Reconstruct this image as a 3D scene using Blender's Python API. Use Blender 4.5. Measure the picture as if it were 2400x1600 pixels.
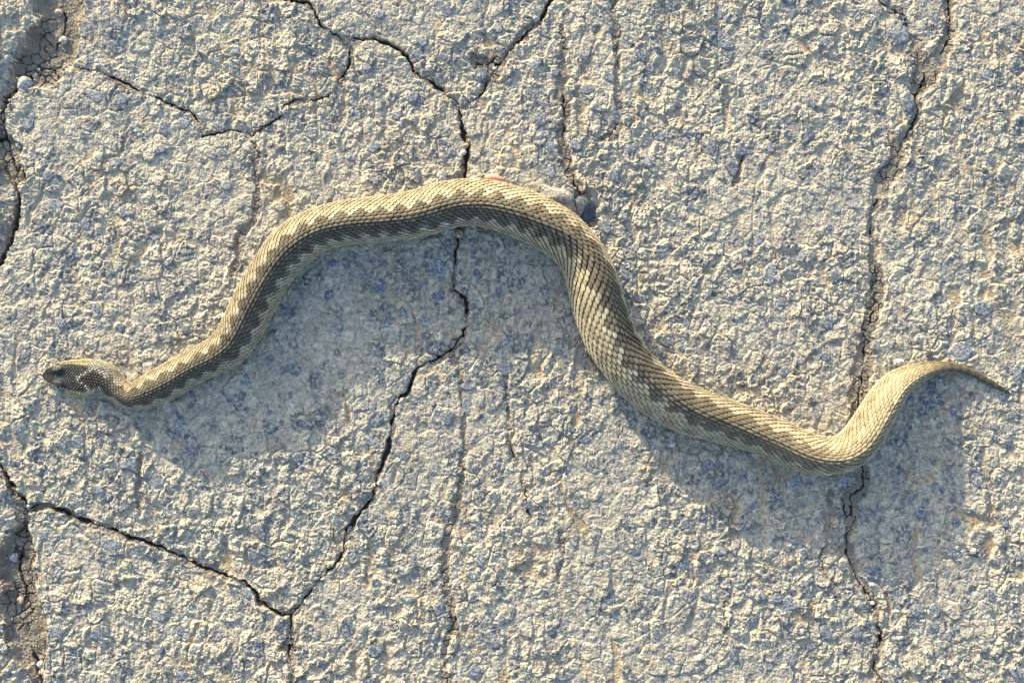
import bpy, math, random
import numpy as np
from mathutils import Vector, Matrix

# ------------------------------------------------------------------ scene set-up
for o in list(bpy.data.objects):
    bpy.data.objects.remove(o, do_unlink=True)
scene = bpy.context.scene
COL = scene.collection
S = 0.0002                 # one ground unit ("u") is 0.2 mm; plan positions below are in u
CAM_H = 0.45               # the phone is held 45 cm above the concrete
HU = CAM_H / S

cam_d = bpy.data.cameras.new('camera')
cam_d.sensor_fit = 'HORIZONTAL'
cam_d.angle = 2 * math.atan(1200 * S / CAM_H)
cam_d.clip_start = 0.005
cam_d.clip_end = 500
cam = bpy.data.objects.new('camera', cam_d)
cam.location = (0, 0, CAM_H)
COL.objects.link(cam)
scene.camera = cam

SUN_EL = math.radians(13.2)
SUN_AZ = math.atan2(-0.50, 0.866)          # sun stands up-left of the picture
world = bpy.data.worlds.new('World')
scene.world = world
world.use_nodes = True
wn = world.node_tree
bg = wn.nodes['Background']
sky = wn.nodes.new('ShaderNodeTexSky')
sky.sky_type = 'NISHITA'
sky.sun_disc = False
sky.sun_elevation = SUN_EL
sky.sun_rotation = SUN_AZ
sky.air_density = 1.0
sky.dust_density = 2.2
sky.ozone_density = 0.8
wn.links.new(sky.outputs['Color'], bg.inputs['Color'])
bg.inputs['Strength'].default_value = 0.15

sun_d = bpy.data.lights.new('sun', 'SUN')
sun_d.energy = 3.4
sun_d.angle = math.radians(0.6)
sun_d.color = (1.0, 0.86, 0.58)
sun = bpy.data.objects.new('sun', sun_d)
sdir = Vector((math.sin(SUN_AZ) * math.cos(SUN_EL), math.cos(SUN_AZ) * math.cos(SUN_EL), math.sin(SUN_EL)))
sun.rotation_euler = (-sdir).to_track_quat('-Z', 'Y').to_euler()
sun.location = sdir * 3
COL.objects.link(sun)

scene.view_settings.view_transform = 'Standard'
scene.view_settings.look = 'None'
scene.view_settings.exposure = 1.44
scene.view_settings.gamma = 1.0
scene.view_settings.use_curve_mapping = False
scene.render.resolution_x = 1024
scene.render.resolution_y = 682

# ------------------------------------------------------------------ helpers
def wx(x): return (x - 1200.0) * S
def wy(y): return (800.0 - y) * S
def unproj(x, y, h):
    """plan position of a point seen at (x, y) that lies h units above the ground"""
    k = 1.0 - h / HU
    return 1200 + (x - 1200) * k, 800 + (y - 800) * k

def tag(o, label=None, cat=None, group=None, kind=None):
    if label: o['label'] = label
    if cat: o['category'] = cat
    if group: o['group'] = group
    if kind: o['kind'] = kind
    return o

def mesh_np(name, verts, faces, mat, cols=None, smooth=True, parent=None):
    """verts (n,3), faces (m,k) numpy, optional per-vertex colour (n,3 or n,4)"""
    me = bpy.data.meshes.new(name)
    n, (m, k) = len(verts), faces.shape
    me.vertices.add(n)
    me.vertices.foreach_set('co', np.ascontiguousarray(verts, np.float32).ravel())
    me.loops.add(m * k)
    me.loops.foreach_set('vertex_index', np.ascontiguousarray(faces, np.int32).ravel())
    me.polygons.add(m)
    me.polygons.foreach_set('loop_start', np.arange(0, m * k, k, dtype=np.int32))
    me.polygons.foreach_set('loop_total', np.full(m, k, np.int32))
    me.update(calc_edges=True)
    me.polygons.foreach_set('use_smooth', np.full(m, smooth, bool))
    if cols is not None:
        if cols.shape[1] == 3:
            cols = np.concatenate([cols, np.ones((n, 1))], 1)
        at = me.color_attributes.new('tint', 'FLOAT_COLOR', 'POINT')
        at.data.foreach_set('color', np.ascontiguousarray(cols, np.float32).ravel())
    me.materials.append(mat)
    o = bpy.data.objects.new(name, me)
    COL.objects.link(o)
    if parent is not None:
        o.parent = parent
    return o

def new_mat(name):
    m = bpy.data.materials.new(name)
    m.use_nodes = True
    nt = m.node_tree
    return m, nt, nt.nodes['Principled BSDF']

def node(nt, kind, **kw):
    n = nt.nodes.new(kind)
    for k, v in kw.items():
        if hasattr(n, k):
            setattr(n, k, v)
        else:
            n.inputs[k].default_value = v
    return n

def mixc(nt, fac, a, b, mode='MIX'):
    n = nt.nodes.new('ShaderNodeMix')
    n.data_type = 'RGBA'
    n.blend_type = mode
    for i, v in ((0, fac), (6, a), (7, b)):
        if isinstance(v, (int, float)):
            n.inputs[i].default_value = v
        elif isinstance(v, tuple):
            n.inputs[i].default_value = (*v, 1)
        else:
            nt.links.new(v, n.inputs[i])
    return n.outputs[2]

def ramp(nt, sock, stops):
    n = nt.nodes.new('ShaderNodeValToRGB')
    e = n.color_ramp.elements
    e[0].position, e[0].color = stops[0][0], (*stops[0][1], 1)
    e[1].position, e[1].color = stops[1][0], (*stops[1][1], 1)
    for p, c in stops[2:]:
        x = e.new(p); x.color = (*c, 1)
    nt.links.new(sock, n.inputs[0])
    return n.outputs[0]

def smooth01(t):
    t = np.clip(t, 0, 1)
    return t * t * (3 - 2 * t)

def vnoise(x, y, seed):
    r = np.random.default_rng(seed)
    T = r.random((256, 256)).astype(np.float32) * 2 - 1
    xi = np.floor(x).astype(np.int32); yi = np.floor(y).astype(np.int32)
    fx = x - xi; fy = y - yi
    fx = fx * fx * fx * (fx * (fx * 6 - 15) + 10); fy = fy * fy * fy * (fy * (fy * 6 - 15) + 10)
    x0 = xi & 255; x1 = (xi + 1) & 255; y0 = yi & 255; y1 = (yi + 1) & 255
    a = T[y0, x0]; b = T[y0, x1]; c = T[y1, x0]; d = T[y1, x1]
    return (a + (b - a) * fx) * (1 - fy) + (c + (d - c) * fx) * fy

def fbm(x, y, seed, octs=3, gain=0.5):
    v = 0; a = 1
    for i in range(octs):
        v = v + a * vnoise(x * 2 ** i, y * 2 ** i, seed + i)
        a *= gain
    return v

def worley(x, y, seed):
    """F1, F2, offset to the nearest feature point, and three random numbers of its cell"""
    r = np.random.default_rng(seed)
    J = r.random((128, 128, 2)).astype(np.float32)
    R = r.random((128, 128, 4)).astype(np.float32)
    xi = np.floor(x).astype(np.int32); yi = np.floor(y).astype(np.int32)
    f1 = np.full(x.shape, 9., np.float32); f2 = f1.copy()
    dx = np.zeros_like(f1); dy = np.zeros_like(f1); cid = np.zeros(x.shape, np.int32)
    for oy in (-1, 0, 1):
        for ox in (-1, 0, 1):
            cx = (xi + ox) & 127; cy = (yi + oy) & 127
            ex = x - (xi + ox + J[cy, cx, 0]); ey = y - (yi + oy + J[cy, cx, 1])
            d = np.sqrt(ex * ex + ey * ey)
            near = d < f1
            f2 = np.where(near, f1, np.minimum(f2, d))
            f1 = np.where(near, d, f1)
            dx = np.where(near, ex, dx); dy = np.where(near, ey, dy)
            cid = np.where(near, cy * 128 + cx, cid)
    return f1, f2, dx, dy, R.reshape(-1, 4)[cid]

# ------------------------------------------------------------------ materials
def concrete_material():
    m, nt, b = new_mat('concrete')
    tc = node(nt, 'ShaderNodeTexCoord')
    at = node(nt, 'ShaderNodeAttribute', attribute_name='tint')
    n0 = node(nt, 'ShaderNodeTexNoise', Scale=430.0, Detail=5.0, Roughness=0.72)
    n1 = node(nt, 'ShaderNodeTexNoise', Scale=1000.0, Detail=5.0, Roughness=0.78)
    n2 = node(nt, 'ShaderNodeTexNoise', Scale=2600.0, Detail=2.0, Roughness=0.6)
    vo = node(nt, 'ShaderNodeTexVoronoi', Scale=800.0)
    for n in (n0, n1, n2, vo):
        nt.links.new(tc.outputs['Object'], n.inputs['Vector'])
    f0 = ramp(nt, n0.outputs['Fac'], [(0.36, (0.60, 0.63, 0.70)), (0.5, (0.98, 0.98, 0.97)), (0.66, (1.30, 1.27, 1.18))])
    c = mixc(nt, 1.0, at.outputs['Color'], f0, 'MULTIPLY')
    f1 = ramp(nt, n1.outputs['Fac'], [(0.34, (0.46, 0.49, 0.56)), (0.46, (0.96, 0.96, 0.96)), (0.64, (1.34, 1.33, 1.3))])
    c = mixc(nt, 1.0, c, f1, 'MULTIPLY')
    f2 = ramp(nt, n2.outputs['Fac'], [(0.3, (0.76, 0.77, 0.8)), (0.7, (1.22, 1.21, 1.19))])
    c = mixc(nt, 1.0, c, f2, 'MULTIPLY')
    nt.links.new(c, b.inputs['Base Color'])
    b.inputs['Roughness'].default_value = 0.85
    b.inputs['Specular IOR Level'].default_value = 0.3
    b1 = node(nt, 'ShaderNodeBump', Strength=0.42, Distance=0.0008)
    nt.links.new(n1.outputs['Fac'], b1.inputs['Height'])
    b2 = node(nt, 'ShaderNodeBump', Strength=0.38, Distance=0.0006)
    nt.links.new(vo.outputs['Distance'], b2.inputs['Height'])
    nt.links.new(b1.outputs['Normal'], b2.inputs['Normal'])
    nt.links.new(b2.outputs['Normal'], b.inputs['Normal'])
    return m

def stone_material(name, dark, light, film, film_amt):
    m, nt, b = new_mat(name)
    tc = node(nt, 'ShaderNodeTexCoord')
    oi = node(nt, 'ShaderNodeObjectInfo')
    geo = node(nt, 'ShaderNodeNewGeometry')
    nA = node(nt, 'ShaderNodeTexNoise', Scale=950.0, Detail=4.0, Roughness=0.75)
    nB = node(nt, 'ShaderNodeTexNoise', Scale=420.0, Detail=5.0, Roughness=0.65)
    nt.links.new(geo.outputs['Position'], nA.inputs['Vector'])
    nt.links.new(geo.outputs['Position'], nB.inputs['Vector'])
    base = mixc(nt, oi.outputs['Random'], dark, light)
    spk = ramp(nt, nA.outputs['Fac'], [(0.36, (0.5, 0.53, 0.58)), (0.50, (1.0, 1.0, 1.0)), (0.60, (3.0, 2.85, 2.6))])
    base = mixc(nt, 1.0, base, spk, 'MULTIPLY')
    fm = ramp(nt, nB.outputs['Fac'], [(0.62 - film_amt * 0.35, (0, 0, 0)), (0.72 - film_amt * 0.3, (0.85, 0.85, 0.85))])
    c = mixc(nt, fm, base, film)
    nt.links.new(c, b.inputs['Base Color'])
    b.inputs['Roughness'].default_value = 0.62
    b.inputs['Specular IOR Level'].default_value = 0.4
    bm = node(nt, 'ShaderNodeBump', Strength=0.5, Distance=0.0003)
    nt.links.new(nA.outputs['Fac'], bm.inputs['Height'])
    nt.links.new(bm.outputs['Normal'], b.inputs['Normal'])
    return m

def soil_material():
    m, nt, b = new_mat('soil')
    tc = node(nt, 'ShaderNodeTexCoord')
    at = node(nt, 'ShaderNodeAttribute', attribute_name='tint')
    n1 = node(nt, 'ShaderNodeTexNoise', Scale=2200.0, Detail=4.0, Roughness=0.7)
    nt.links.new(tc.outputs['Object'], n1.inputs['Vector'])
    f1 = ramp(nt, n1.outputs['Fac'], [(0.25, (0.6, 0.6, 0.6)), (0.75, (1.35, 1.35, 1.35))])
    c = mixc(nt, 1.0, at.outputs['Color'], f1, 'MULTIPLY')
    nt.links.new(c, b.inputs['Base Color'])
    b.inputs['Roughness'].default_value = 0.95
    b.inputs['Specular IOR Level'].default_value = 0.15
    bm = node(nt, 'ShaderNodeBump', Strength=0.6, Distance=0.0003)
    nt.links.new(n1.outputs['Fac'], bm.inputs['Height'])
    nt.links.new(bm.outputs['Normal'], b.inputs['Normal'])
    return m

def snake_material(name, rough, spec):
    m, nt, b = new_mat(name)
    tc = node(nt, 'ShaderNodeTexCoord')
    at = node(nt, 'ShaderNodeAttribute', attribute_name='tint')
    n1 = node(nt, 'ShaderNodeTexNoise', Scale=1600.0, Detail=3.0, Roughness=0.6)
    nt.links.new(tc.outputs['Object'], n1.inputs['Vector'])
    f1 = ramp(nt, n1.outputs['Fac'], [(0.25, (0.8, 0.8, 0.8)), (0.75, (1.18, 1.18, 1.18))])
    c = mixc(nt, 1.0, at.outputs['Color'], f1, 'MULTIPLY')
    nt.links.new(c, b.inputs['Base Color'])
    b.inputs['Roughness'].default_value = rough
    b.inputs['Specular IOR Level'].default_value = spec
    return m

M_CON = concrete_material()
M_SOIL = soil_material()
M_STONE = stone_material('embedded_stone', (0.085, 0.105, 0.14), (0.155, 0.175, 0.205), (0.40, 0.38, 0.34), 0.26)
M_PEB_PALE = stone_material('pale_pebble', (0.36, 0.345, 0.31), (0.44, 0.42, 0.38), (0.5, 0.47, 0.41), 0.2)
M_CHIP = stone_material('chip_stone', (0.20, 0.20, 0.20), (0.23, 0.225, 0.22), (0.34, 0.315, 0.27), 0.4)
M_PEB_GREY = stone_material('grey_pebble', (0.22, 0.24, 0.27), (0.30, 0.31, 0.33), (0.40, 0.38, 0.34), 0.3)
M_PEB_DARK = stone_material('dark_pebble', (0.03, 0.042, 0.065), (0.04, 0.055, 0.08), (0.12, 0.13, 0.15), 0.02)
M_PEB_BROWN = stone_material('brown_pebble', (0.22, 0.17, 0.13), (0.28, 0.23, 0.18), (0.36, 0.31, 0.25), 0.3)
M_SCALE = snake_material('snake_scales', 0.62, 0.2)
M_SKIN = snake_material('snake_skin', 0.7, 0.15)
m, nt, b = new_mat('flesh'); b.inputs['Base Color'].default_value = (0.62, 0.30, 0.22, 1)
b.inputs['Roughness'].default_value = 0.35; b.inputs['Subsurface Weight'].default_value = 0.15
b.inputs['Subsurface Radius'].default_value = (0.001, 0.0004, 0.0003)
nn = node(nt, 'ShaderNodeTexNoise', Scale=900.0, Detail=3.0)
nt.links.new(ramp(nt, nn.outputs['Fac'], [(0.3, (0.5, 0.22, 0.17)), (0.7, (0.7, 0.42, 0.32))]), b.inputs['Base Color'])
M_FLESH = m
m, nt, b = new_mat('eye'); b.inputs['Roughness'].default_value = 0.12
nn = node(nt, 'ShaderNodeTexNoise', Scale=2000.0, Detail=2.0)
nt.links.new(ramp(nt, nn.outputs['Fac'], [(0.4, (0.01, 0.01, 0.01)), (0.7, (0.08, 0.05, 0.02))]), b.inputs['Base Color'])
M_EYE = m
M_BROW = stone_material('brow_plate', (0.05, 0.055, 0.057), (0.06, 0.064, 0.066), (0.08, 0.082, 0.08), 0.1)

# ------------------------------------------------------------------ ground height field
STEP = 2.05
X0, X1, Y0, Y1 = -70., 2470., -70., 1670.
gx = np.arange(X0, X1 + 0.1, STEP, dtype=np.float32)
gy = np.arange(Y0, Y1 + 0.1, STEP, dtype=np.float32)
NX, NY = len(gx), len(gy)
PX, PY = np.meshgrid(gx, gy)

# crack lines: (x, y, half width of the open crack, half width of the soil-filled trough)
C1 = [(150,-140,1.3,32),(143,0,1.3,37),(147,60,1.3,35),(125,105,1.3,42),(95,150,1.3,37),(50,192,4.0,10),(14,228,4.0,5),(5,262,5.0,4),(7,310,5.0,7),(14,350,2.6,22),(30,390,2.0,20),(42,450,4.0,5),(40,505,4.0,4),(22,565,4.0,4),(0,612,4.0,4),(-60,690,4.0,4),(-140,760,4.0,4)]
C1b = [(7,325,3,12),(-40,330,3,10),(-140,318,3,10)]
C2 = [(160,150,1.39,4),(200,162,1.31,3),(240,170,1.56,3),(270,184,1.39,3),(312,205,1.56,3),(335,218,1.39,2),(362,227,1.15,2),(385,238,0.98,2),(420,255,0.98,2),(446,260,1.31,3),(462,283,1.39,4),(482,297,0.82,3),(472,320,0.98,3),(512,312,1.31,2),(542,301,1.31,2),(560,308,1.15,2),(582,319,1.39,3),(602,308,1.15,2),(632,290,0.98,2),(655,273,0.98,2),(665,247,0.98,2),(700,235,1.31,2),(732,237,1.31,2),(765,225,1.31,2),(780,195,1.31,2),(802,180,1.31,3),(816,158,1.39,3),(820,125,1.56,3),(819,94,1.56,2)]
C3 = [(560,-140,1.7,2),(600,-40,1.7,2),(660,0,1.7,2),(692,4,1.9,2),(724,8,2.4,3),(738,30,2.5,4),(750,58,2.7,4),(790,86,2.5,4),(819,94,2.5,4),(860,91,2.4,4),(900,98,2.4,4),(928,112,2.5,5),(952,130,2.5,4),(966,160,2.5,5),(986,180,2.4,5),(1012,190,2.4,5),(1042,215,2.7,5),(1066,236,2.7,5),(1078,262,3.2,4),(1083,300,3.4,4),(1092,330,3.7,5),(1096,352,4.2,6),(1090,382,4.2,7),(1088,418,3.9,7),(1080,480,3.8,6),(1076,535,4.2,7),(1074,560,3.8,6),(1067,600,3.4,6),(1062,640,2.5,6),(1061,676,1.9,6),(1076,690,1.7,5),(1091,700,2.0,5),(1095,722,2.5,4),(1092,752,2.5,4),(1085,785,2.5,5),(1066,812,1.7,9),(1042,830,2.0,7),(1000,850,2.4,4),(976,862,2.5,4),(966,890,2.7,4),(955,920,2.4,4),(934,932,2.7,4),(924,962,3.6,5),(918,1000,3.6,5),(911,1048,3.6,5),(899,1080,3.4,6),(884,1110,3.4,5),(884,1140,3.7,5),(860,1180,3.2,4),(836,1210,2.9,4),(812,1242,3.4,5),(806,1288,3.4,5),(794,1312,3.2,5),(760,1346,2.9,4),(730,1380,2.9,5),(702,1420,2.7,6),(684,1441,2.5,6)]
C3d = [(684,1441,2.4,6),(681,1480,1.9,8),(676,1520,1.6,12),(685,1560,1.9,10),(683,1600,1.9,8),(690,1740,1.9,8)]
C4 = [(1400,-140,2.4,3),(1330,-50,2.4,3),(1290,0,2.9,3),(1276,30,2.7,4),(1252,58,2.1,8),(1226,85,1.8,11),(1206,108,2.4,5),(1182,135,1.9,9),(1156,160,1.4,18),(1148,182,1.4,10),(1136,213,1.6,4),(1110,235,1.6,3),(1074,252,1.6,3)]
C5 = [(-140,990,4.2,5),(-60,1040,4.2,5),(0,1096,5.1,5),(18,1130,5.1,6),(44,1165,4.2,7),(60,1190,3.4,8),(100,1184,2.5,9),(140,1195,2.5,7),(180,1215,2.9,6),(230,1230,2.9,5),(280,1249,3.1,5),(332,1266,2.7,6),(380,1284,2.9,6),(420,1302,3.1,6),(460,1325,2.7,7),(490,1335,2.0,9),(530,1350,2.2,6),(572,1362,3.1,6),(594,1384,3.2,5),(605,1410,3.2,5),(640,1430,2.5,6),(660,1441,2.2,6),(684,1441,2.2,6)]
C6 = [(60,1190,4.0,8),(58,1230,4.0,8),(55,1265,1.6,18),(40,1295,1.3,27),(36,1340,1.3,32),(52,1375,1.3,30),(44,1420,1.3,37),(58,1470,1.3,35),(66,1530,2.0,27),(85,1566,4.0,12),(90,1600,4.0,10),(100,1740,4.0,10)]
C7 = [(2232,-140,1.2,12),(2226,0,1.2,12),(2230,50,1.2,11),(2224,92,1.2,10),(2204,132,1.2,18),(2176,165,1.2,26),(2158,206,1.2,18),(2146,226,1.2,8),(2150,260,1.0,7),(2138,296,1.0,8),(2114,330,1.0,15),(2108,370,1.0,14),(2084,410,1.0,18),(2064,445,1.2,16),(2054,478,1.4,9),(2044,502,1.0,6),(2044,540,1.0,8),(2050,580,1.0,7),(2044,612,1.0,8),(2056,642,1.0,12),(2058,682,1.0,15),(2044,740,1.0,14),(2030,782,1.0,13),(2026,832,1.0,14),(2020,880,1.0,18),(2016,940,1.0,20),(2016,1020,1.0,14),(2022,1092,1.2,14),(2028,1138,1.2,14),(1992,1164,1.0,12),(1999,1200,1.0,9),(1990,1242,1.2,8),(1985,1290,1.2,7),(1996,1322,1.0,7),(2010,1360,1.0,8),(2036,1390,1.2,14),(2050,1422,1.2,11),(2056,1452,1.0,9),(2068,1482,1.0,9),(2064,1520,1.0,9),(2050,1560,1.0,9),(2070,1600,1.0,9),(2085,1740,1.0,9)]
C8 = [(1062,830,0.56,7),(1080,880,0.42,7),(1084,940,0.42,6),(1090,1000,0.28,6),(1085,1080,0.28,7),(1070,1180,0.28,7),(1048,1270,0.56,9),(1042,1330,0.56,8),(1052,1400,0.56,8),(1062,1460,0.42,7),(1042,1520,0.42,7),(1040,1600,0.35,6),(1040,1740,0.28,6)]
C9 = [(1318,60,0.30,5),(1322,140,0.52,9),(1318,210,0.83,12),(1325,270,0.83,10),(1318,330,0.83,11),(1330,380,0.83,10),(1345,430,0.98,12),(1370,475,0.98,13),(1395,520,0.60,10)]
C10 = [(1440,10,0.21,6),(1446,80,0.21,9),(1448,170,0.56,8),(1450,260,0.56,7),(1440,320,0.70,11),(1400,330,0.35,4)]
C11 = [(1185,860,0.28,4),(1190,960,0.28,5),(1200,1060,0.63,5),(1228,1110,0.70,4),(1236,1200,0.63,4),(1245,1215,0.63,3)]
C12 = [(1318,1250,0.6,6),(1320,1300,0.6,6),(1308,1360,0.6,4)]
C13 = [(1975,1170,0.8,3),(1978,1200,1.0,3),(1988,1215,1.0,3)]
C14 = [(1945,1150,0.35,6),(1950,1200,0.49,7),(1938,1260,0.49,6),(1925,1310,0.35,5),(1935,1350,0.49,5),(1955,1375,0.49,4),(1962,1410,0.49,5)]
C15 = [(1700,1410,0.8,3),(1697,1440,1.0,4),(1704,1460,1.1,4),(1700,1490,0.9,4)]
C16 = [(2065,5,0.64,3),(2090,22,0.80,3),(2120,36,0.80,3),(2128,60,0.80,4),(2132,85,0.72,6),(2148,100,0.72,10),(2150,140,0.48,8),(2165,160,0.40,6)]
C17 = [(592,330,0.2,4),(596,380,0.2,9),(604,420,0.2,7),(600,500,0.2,7),(560,560,0.2,7),(545,640,0.2,8)]
C18 = [(330,1060,0.3,6),(328,1100,0.4,8),(326,1160,0.3,7),(330,1200,0.2,5)]
C19 = [(1108,130,0.9,8),(1120,150,0.9,12),(1142,150,0.9,12),(1160,135,0.9,8)]
C20 = [(1738,330,0.8,6),(1738,380,0.8,7),(1724,430,0.4,7)]
ALL = [C1, C1b, C2, C3, C3d, C4, C5, C6, C7, C8, C9, C10, C11, C12, C13, C14, C15, C16, C17, C18, C19, C20]
SPLIT = 9                                    # the first nine lines cut the slab right through

rng = random.Random(5)
def jag(line, amp=2.6):
    """break a line into short crooked pieces"""
    out = []
    for a, b_ in zip(line[:-1], line[1:]):
        L = math.hypot(b_[0] - a[0], b_[1] - a[1])
        n = max(1, int(L / 11))
        for i in range(n):
            t = i / n
            p = [a[k] + (b_[k] - a[k]) * t for k in range(4)]
            if i:
                nx_, ny_ = -(b_[1] - a[1]) / L, (b_[0] - a[0]) / L
                d = rng.uniform(-amp, amp)
                p[0] += nx_ * d; p[1] += ny_ * d
            w = rng.uniform(0.75, 1.25)
            p[2] *= w; p[3] *= rng.uniform(0.75, 1.25)
            out.append(p)
    out.append(list(line[-1]))
    return out
LINES = [jag(l) for l in ALL]

warp_x = fbm(PX / 23, PY / 23, 301, 3) * 6
warp_y = fbm(PX / 23, PY / 23, 311, 3) * 6
cwx = fbm(PX / 10, PY / 10, 321, 2) * 2.6
cwy = fbm(PX / 10, PY / 10, 331, 2) * 2.6
cmod = 0.25 + 1.25 * smooth01(fbm(PX / 34, PY / 34, 341, 2) * 0.9 + 0.5)
crack = np.zeros(PX.shape, np.float32)        # 0..1 inside the open crack
trough = np.zeros(PX.shape, np.float32)       # 0..1 inside the soil-filled trough
near = np.full(PX.shape, 99., np.float32)     # distance to any crack line
for l in LINES:
    for a, b_ in zip(l[:-1], l[1:]):
        R = max(a[3], b_[3], 8) * 1.5 + 16
        i0 = max(0, int((min(a[0], b_[0]) - R - X0) / STEP)); i1 = min(NX, int((max(a[0], b_[0]) + R - X0) / STEP) + 2)
        j0 = max(0, int((min(a[1], b_[1]) - R - Y0) / STEP)); j1 = min(NY, int((max(a[1], b_[1]) + R - Y0) / STEP) + 2)
        if i1 <= i0 or j1 <= j0: continue
        sl = (slice(j0, j1), slice(i0, i1))
        qx, qy = PX[sl], PY[sl]
        ux, uy = b_[0] - a[0], b_[1] - a[1]
        L2 = ux * ux + uy * uy + 1e-6
        qx, qy = qx + cwx[sl], qy + cwy[sl]
        t = np.clip(((qx - a[0]) * ux + (qy - a[1]) * uy) / L2, 0, 1)
        d = np.hypot(qx - a[0] - t * ux, qy - a[1] - t * uy)
        hw = (a[2] + (b_[2] - a[2]) * t) * cmod[sl]
        qx, qy = PX[sl], PY[sl]
        crack[sl] = np.maximum(crack[sl], np.clip(1.25 - (d / np.maximum(hw, 0.3)) ** 1.6 * 0.8, 0, 1) * smooth01(hw / 1.7))
        # trough edge is wobbly
        t2 = np.clip(((qx + warp_x[sl] - a[0]) * ux + (qy + warp_y[sl] - a[1]) * uy) / L2, 0, 1)
        d2 = np.hypot(qx + warp_x[sl] - a[0] - t2 * ux, qy + warp_y[sl] - a[1] - t2 * uy)
        tw = a[3] + (b_[3] - a[3]) * t2
        trough[sl] = np.maximum(trough[sl], np.clip(tw, 0, 40) * smooth01((1.4 - d2 / np.maximum(tw, 1.0)) / 0.65))
        near[sl] = np.minimum(near[sl], d)

# relief of the worn, crumbly concrete
wxn = PX + fbm(PX / 22, PY / 22, 11, 3, 0.45) * 4.0
wyn = PY + fbm(PX / 22, PY / 22, 21, 3, 0.45) * 4.0
patch = smooth01(fbm(PX / 160, PY / 160, 31, 2) * 0.8 + 0.55)       # coarse / finer areas
big = fbm(PX / 260, PY / 260, 41, 2) * 4.0
f1, f2, dx, dy, r = worley(wxn / 38, wyn / 44, 51)
edge1 = smooth01((f2 - f1) / 0.16)
st1 = (r[..., 0] - 0.4) * 5.5 + ((r[..., 1] - 0.5) * dx + (r[..., 2] - 0.5) * dy) * 13.0
st1 = st1 * edge1 - (1 - edge1) * 2.2
stone_cell = (r[..., 3] < 0.22) * edge1
g1, g2, ex, ey, q = worley(wxn / 17 + 7.3, wyn / 19 + 3.1, 61)
edge2 = smooth01((g2 - g1) / 0.2)
st2 = ((q[..., 0] ** 1.6 - 0.38) * 5.0 + ((q[..., 1] - 0.5) * ex + (q[..., 2] - 0.5) * ey) * 9.0) * edge2 - (1 - edge2) * 0.8
cell2 = (q[..., 3] < 0.24) * edge2
h1, h2, fx_, fy_, p = worley(wxn / 8.2 + 1.7, wyn / 8.2 + 9.1, 71)
st3 = ((p[..., 0] - 0.5) * 2.3 + ((p[..., 1] - 0.5) * fx_ + (p[..., 2] - 0.5) * fy_) * 4.6)
fine = fbm(PX / 9, PY / 9, 81, 2) * 0.9
rdg = (0.5 - np.abs(fbm(PX / 13, PY / 13, 86, 3, 0.6))) * 2.4
grit = vnoise(PX / 3.6, PY / 3.6, 88) * 0.55
# long, roughly vertical rake grooves
gphase = PX / 118 + fbm(PX / 170, PY / 260, 91, 3) * 0.75
gdist = np.abs(gphase - np.round(gphase)) * 118
gmask = smooth01(vnoise(PX / 90, PY / 120, 95) * 1.8 + 0.1)
groove = smooth01(1.3 - (gdist + warp_x * 1.4) / 12) * gmask
rough = 0.46 + 0.58 * patch
Z = big + (st1 * 0.95 + st2 * 0.66 + st3 * 0.72 + fine * 0.5 + rdg * 0.35 + grit * 1.3) * rough - groove * 4.2
# fine dust settles in the hollows and smooths them
def blur(a, k, n=2):
    for _ in range(n):
        for ax in (0, 1):
            c = np.cumsum(np.pad(a, [(k + 1, k) if i == ax else (0, 0) for i in (0, 1)], mode='edge'), axis=ax, dtype=np.float64)
            if ax == 0: a = (c[2 * k + 1:] - c[:-2 * k - 1]) / (2 * k + 1)
            else: a = (c[:, 2 * k + 1:] - c[:, :-2 * k - 1]) / (2 * k + 1)
    return a.astype(np.float32)
mean = blur(Z, 9)
level = mean - 2.1 + fbm(PX / 45, PY / 60, 101, 2) * 1.2 + fine * 0.22
fill = np.clip((level - Z) / 1.2, 0, 1)
Z = np.where(Z < level, level - (level - Z) * 0.2 + grit * 0.3, Z)

trn = np.clip(trough / np.maximum(trough.max(), 1e-3), 0, 1)
tdep = np.minimum(trough, 9 + trough * 0.30)              # wide joints are deeper
leftj = smooth01((240 - PX) / 120)                          # the joints on the left are open joints, much deeper
Zc = Z - tdep * (0.66 + 0.5 * leftj)
# slab edges are rounded off next to open cracks
Zc = Zc - smooth01(1 - near / 12) * 1.5
Zc = Zc - crack * 17
# the slabs left of the joint are worn lower
def polymask(pts, soft):
    m = np.ones(PX.shape, np.float32)
    return m
SOILZ = blur(Z, 12) - 1.6 - tdep * (0.26 + 0.52 * leftj)
k1, k2, kx, ky, kr = worley((PX + warp_x * 0.7) / 22, (PY + warp_y * 0.7) / 22, 131)
mud = 1 - smooth01((k2 - k1 - 0.03) / 0.11)
mud = mud * smooth01(vnoise(PX / 50, PY / 50, 141) * 2.2 + 0.75)
c1_, c2_, cx_, cy_, cr_ = worley(PX / 6.5, PY / 6.5, 151)
crumb = np.clip(0.40 - c1_, 0, 1) * (cr_[..., 0] < 0.35) * 8.0
SOILZ = SOILZ + fbm(PX / 30, PY / 30, 161, 3) * 1.8 + fine * 0.8 + grit * 0.9 + crumb - mud * 3.2 - np.clip(crack, 0, 1) * 11

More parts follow.
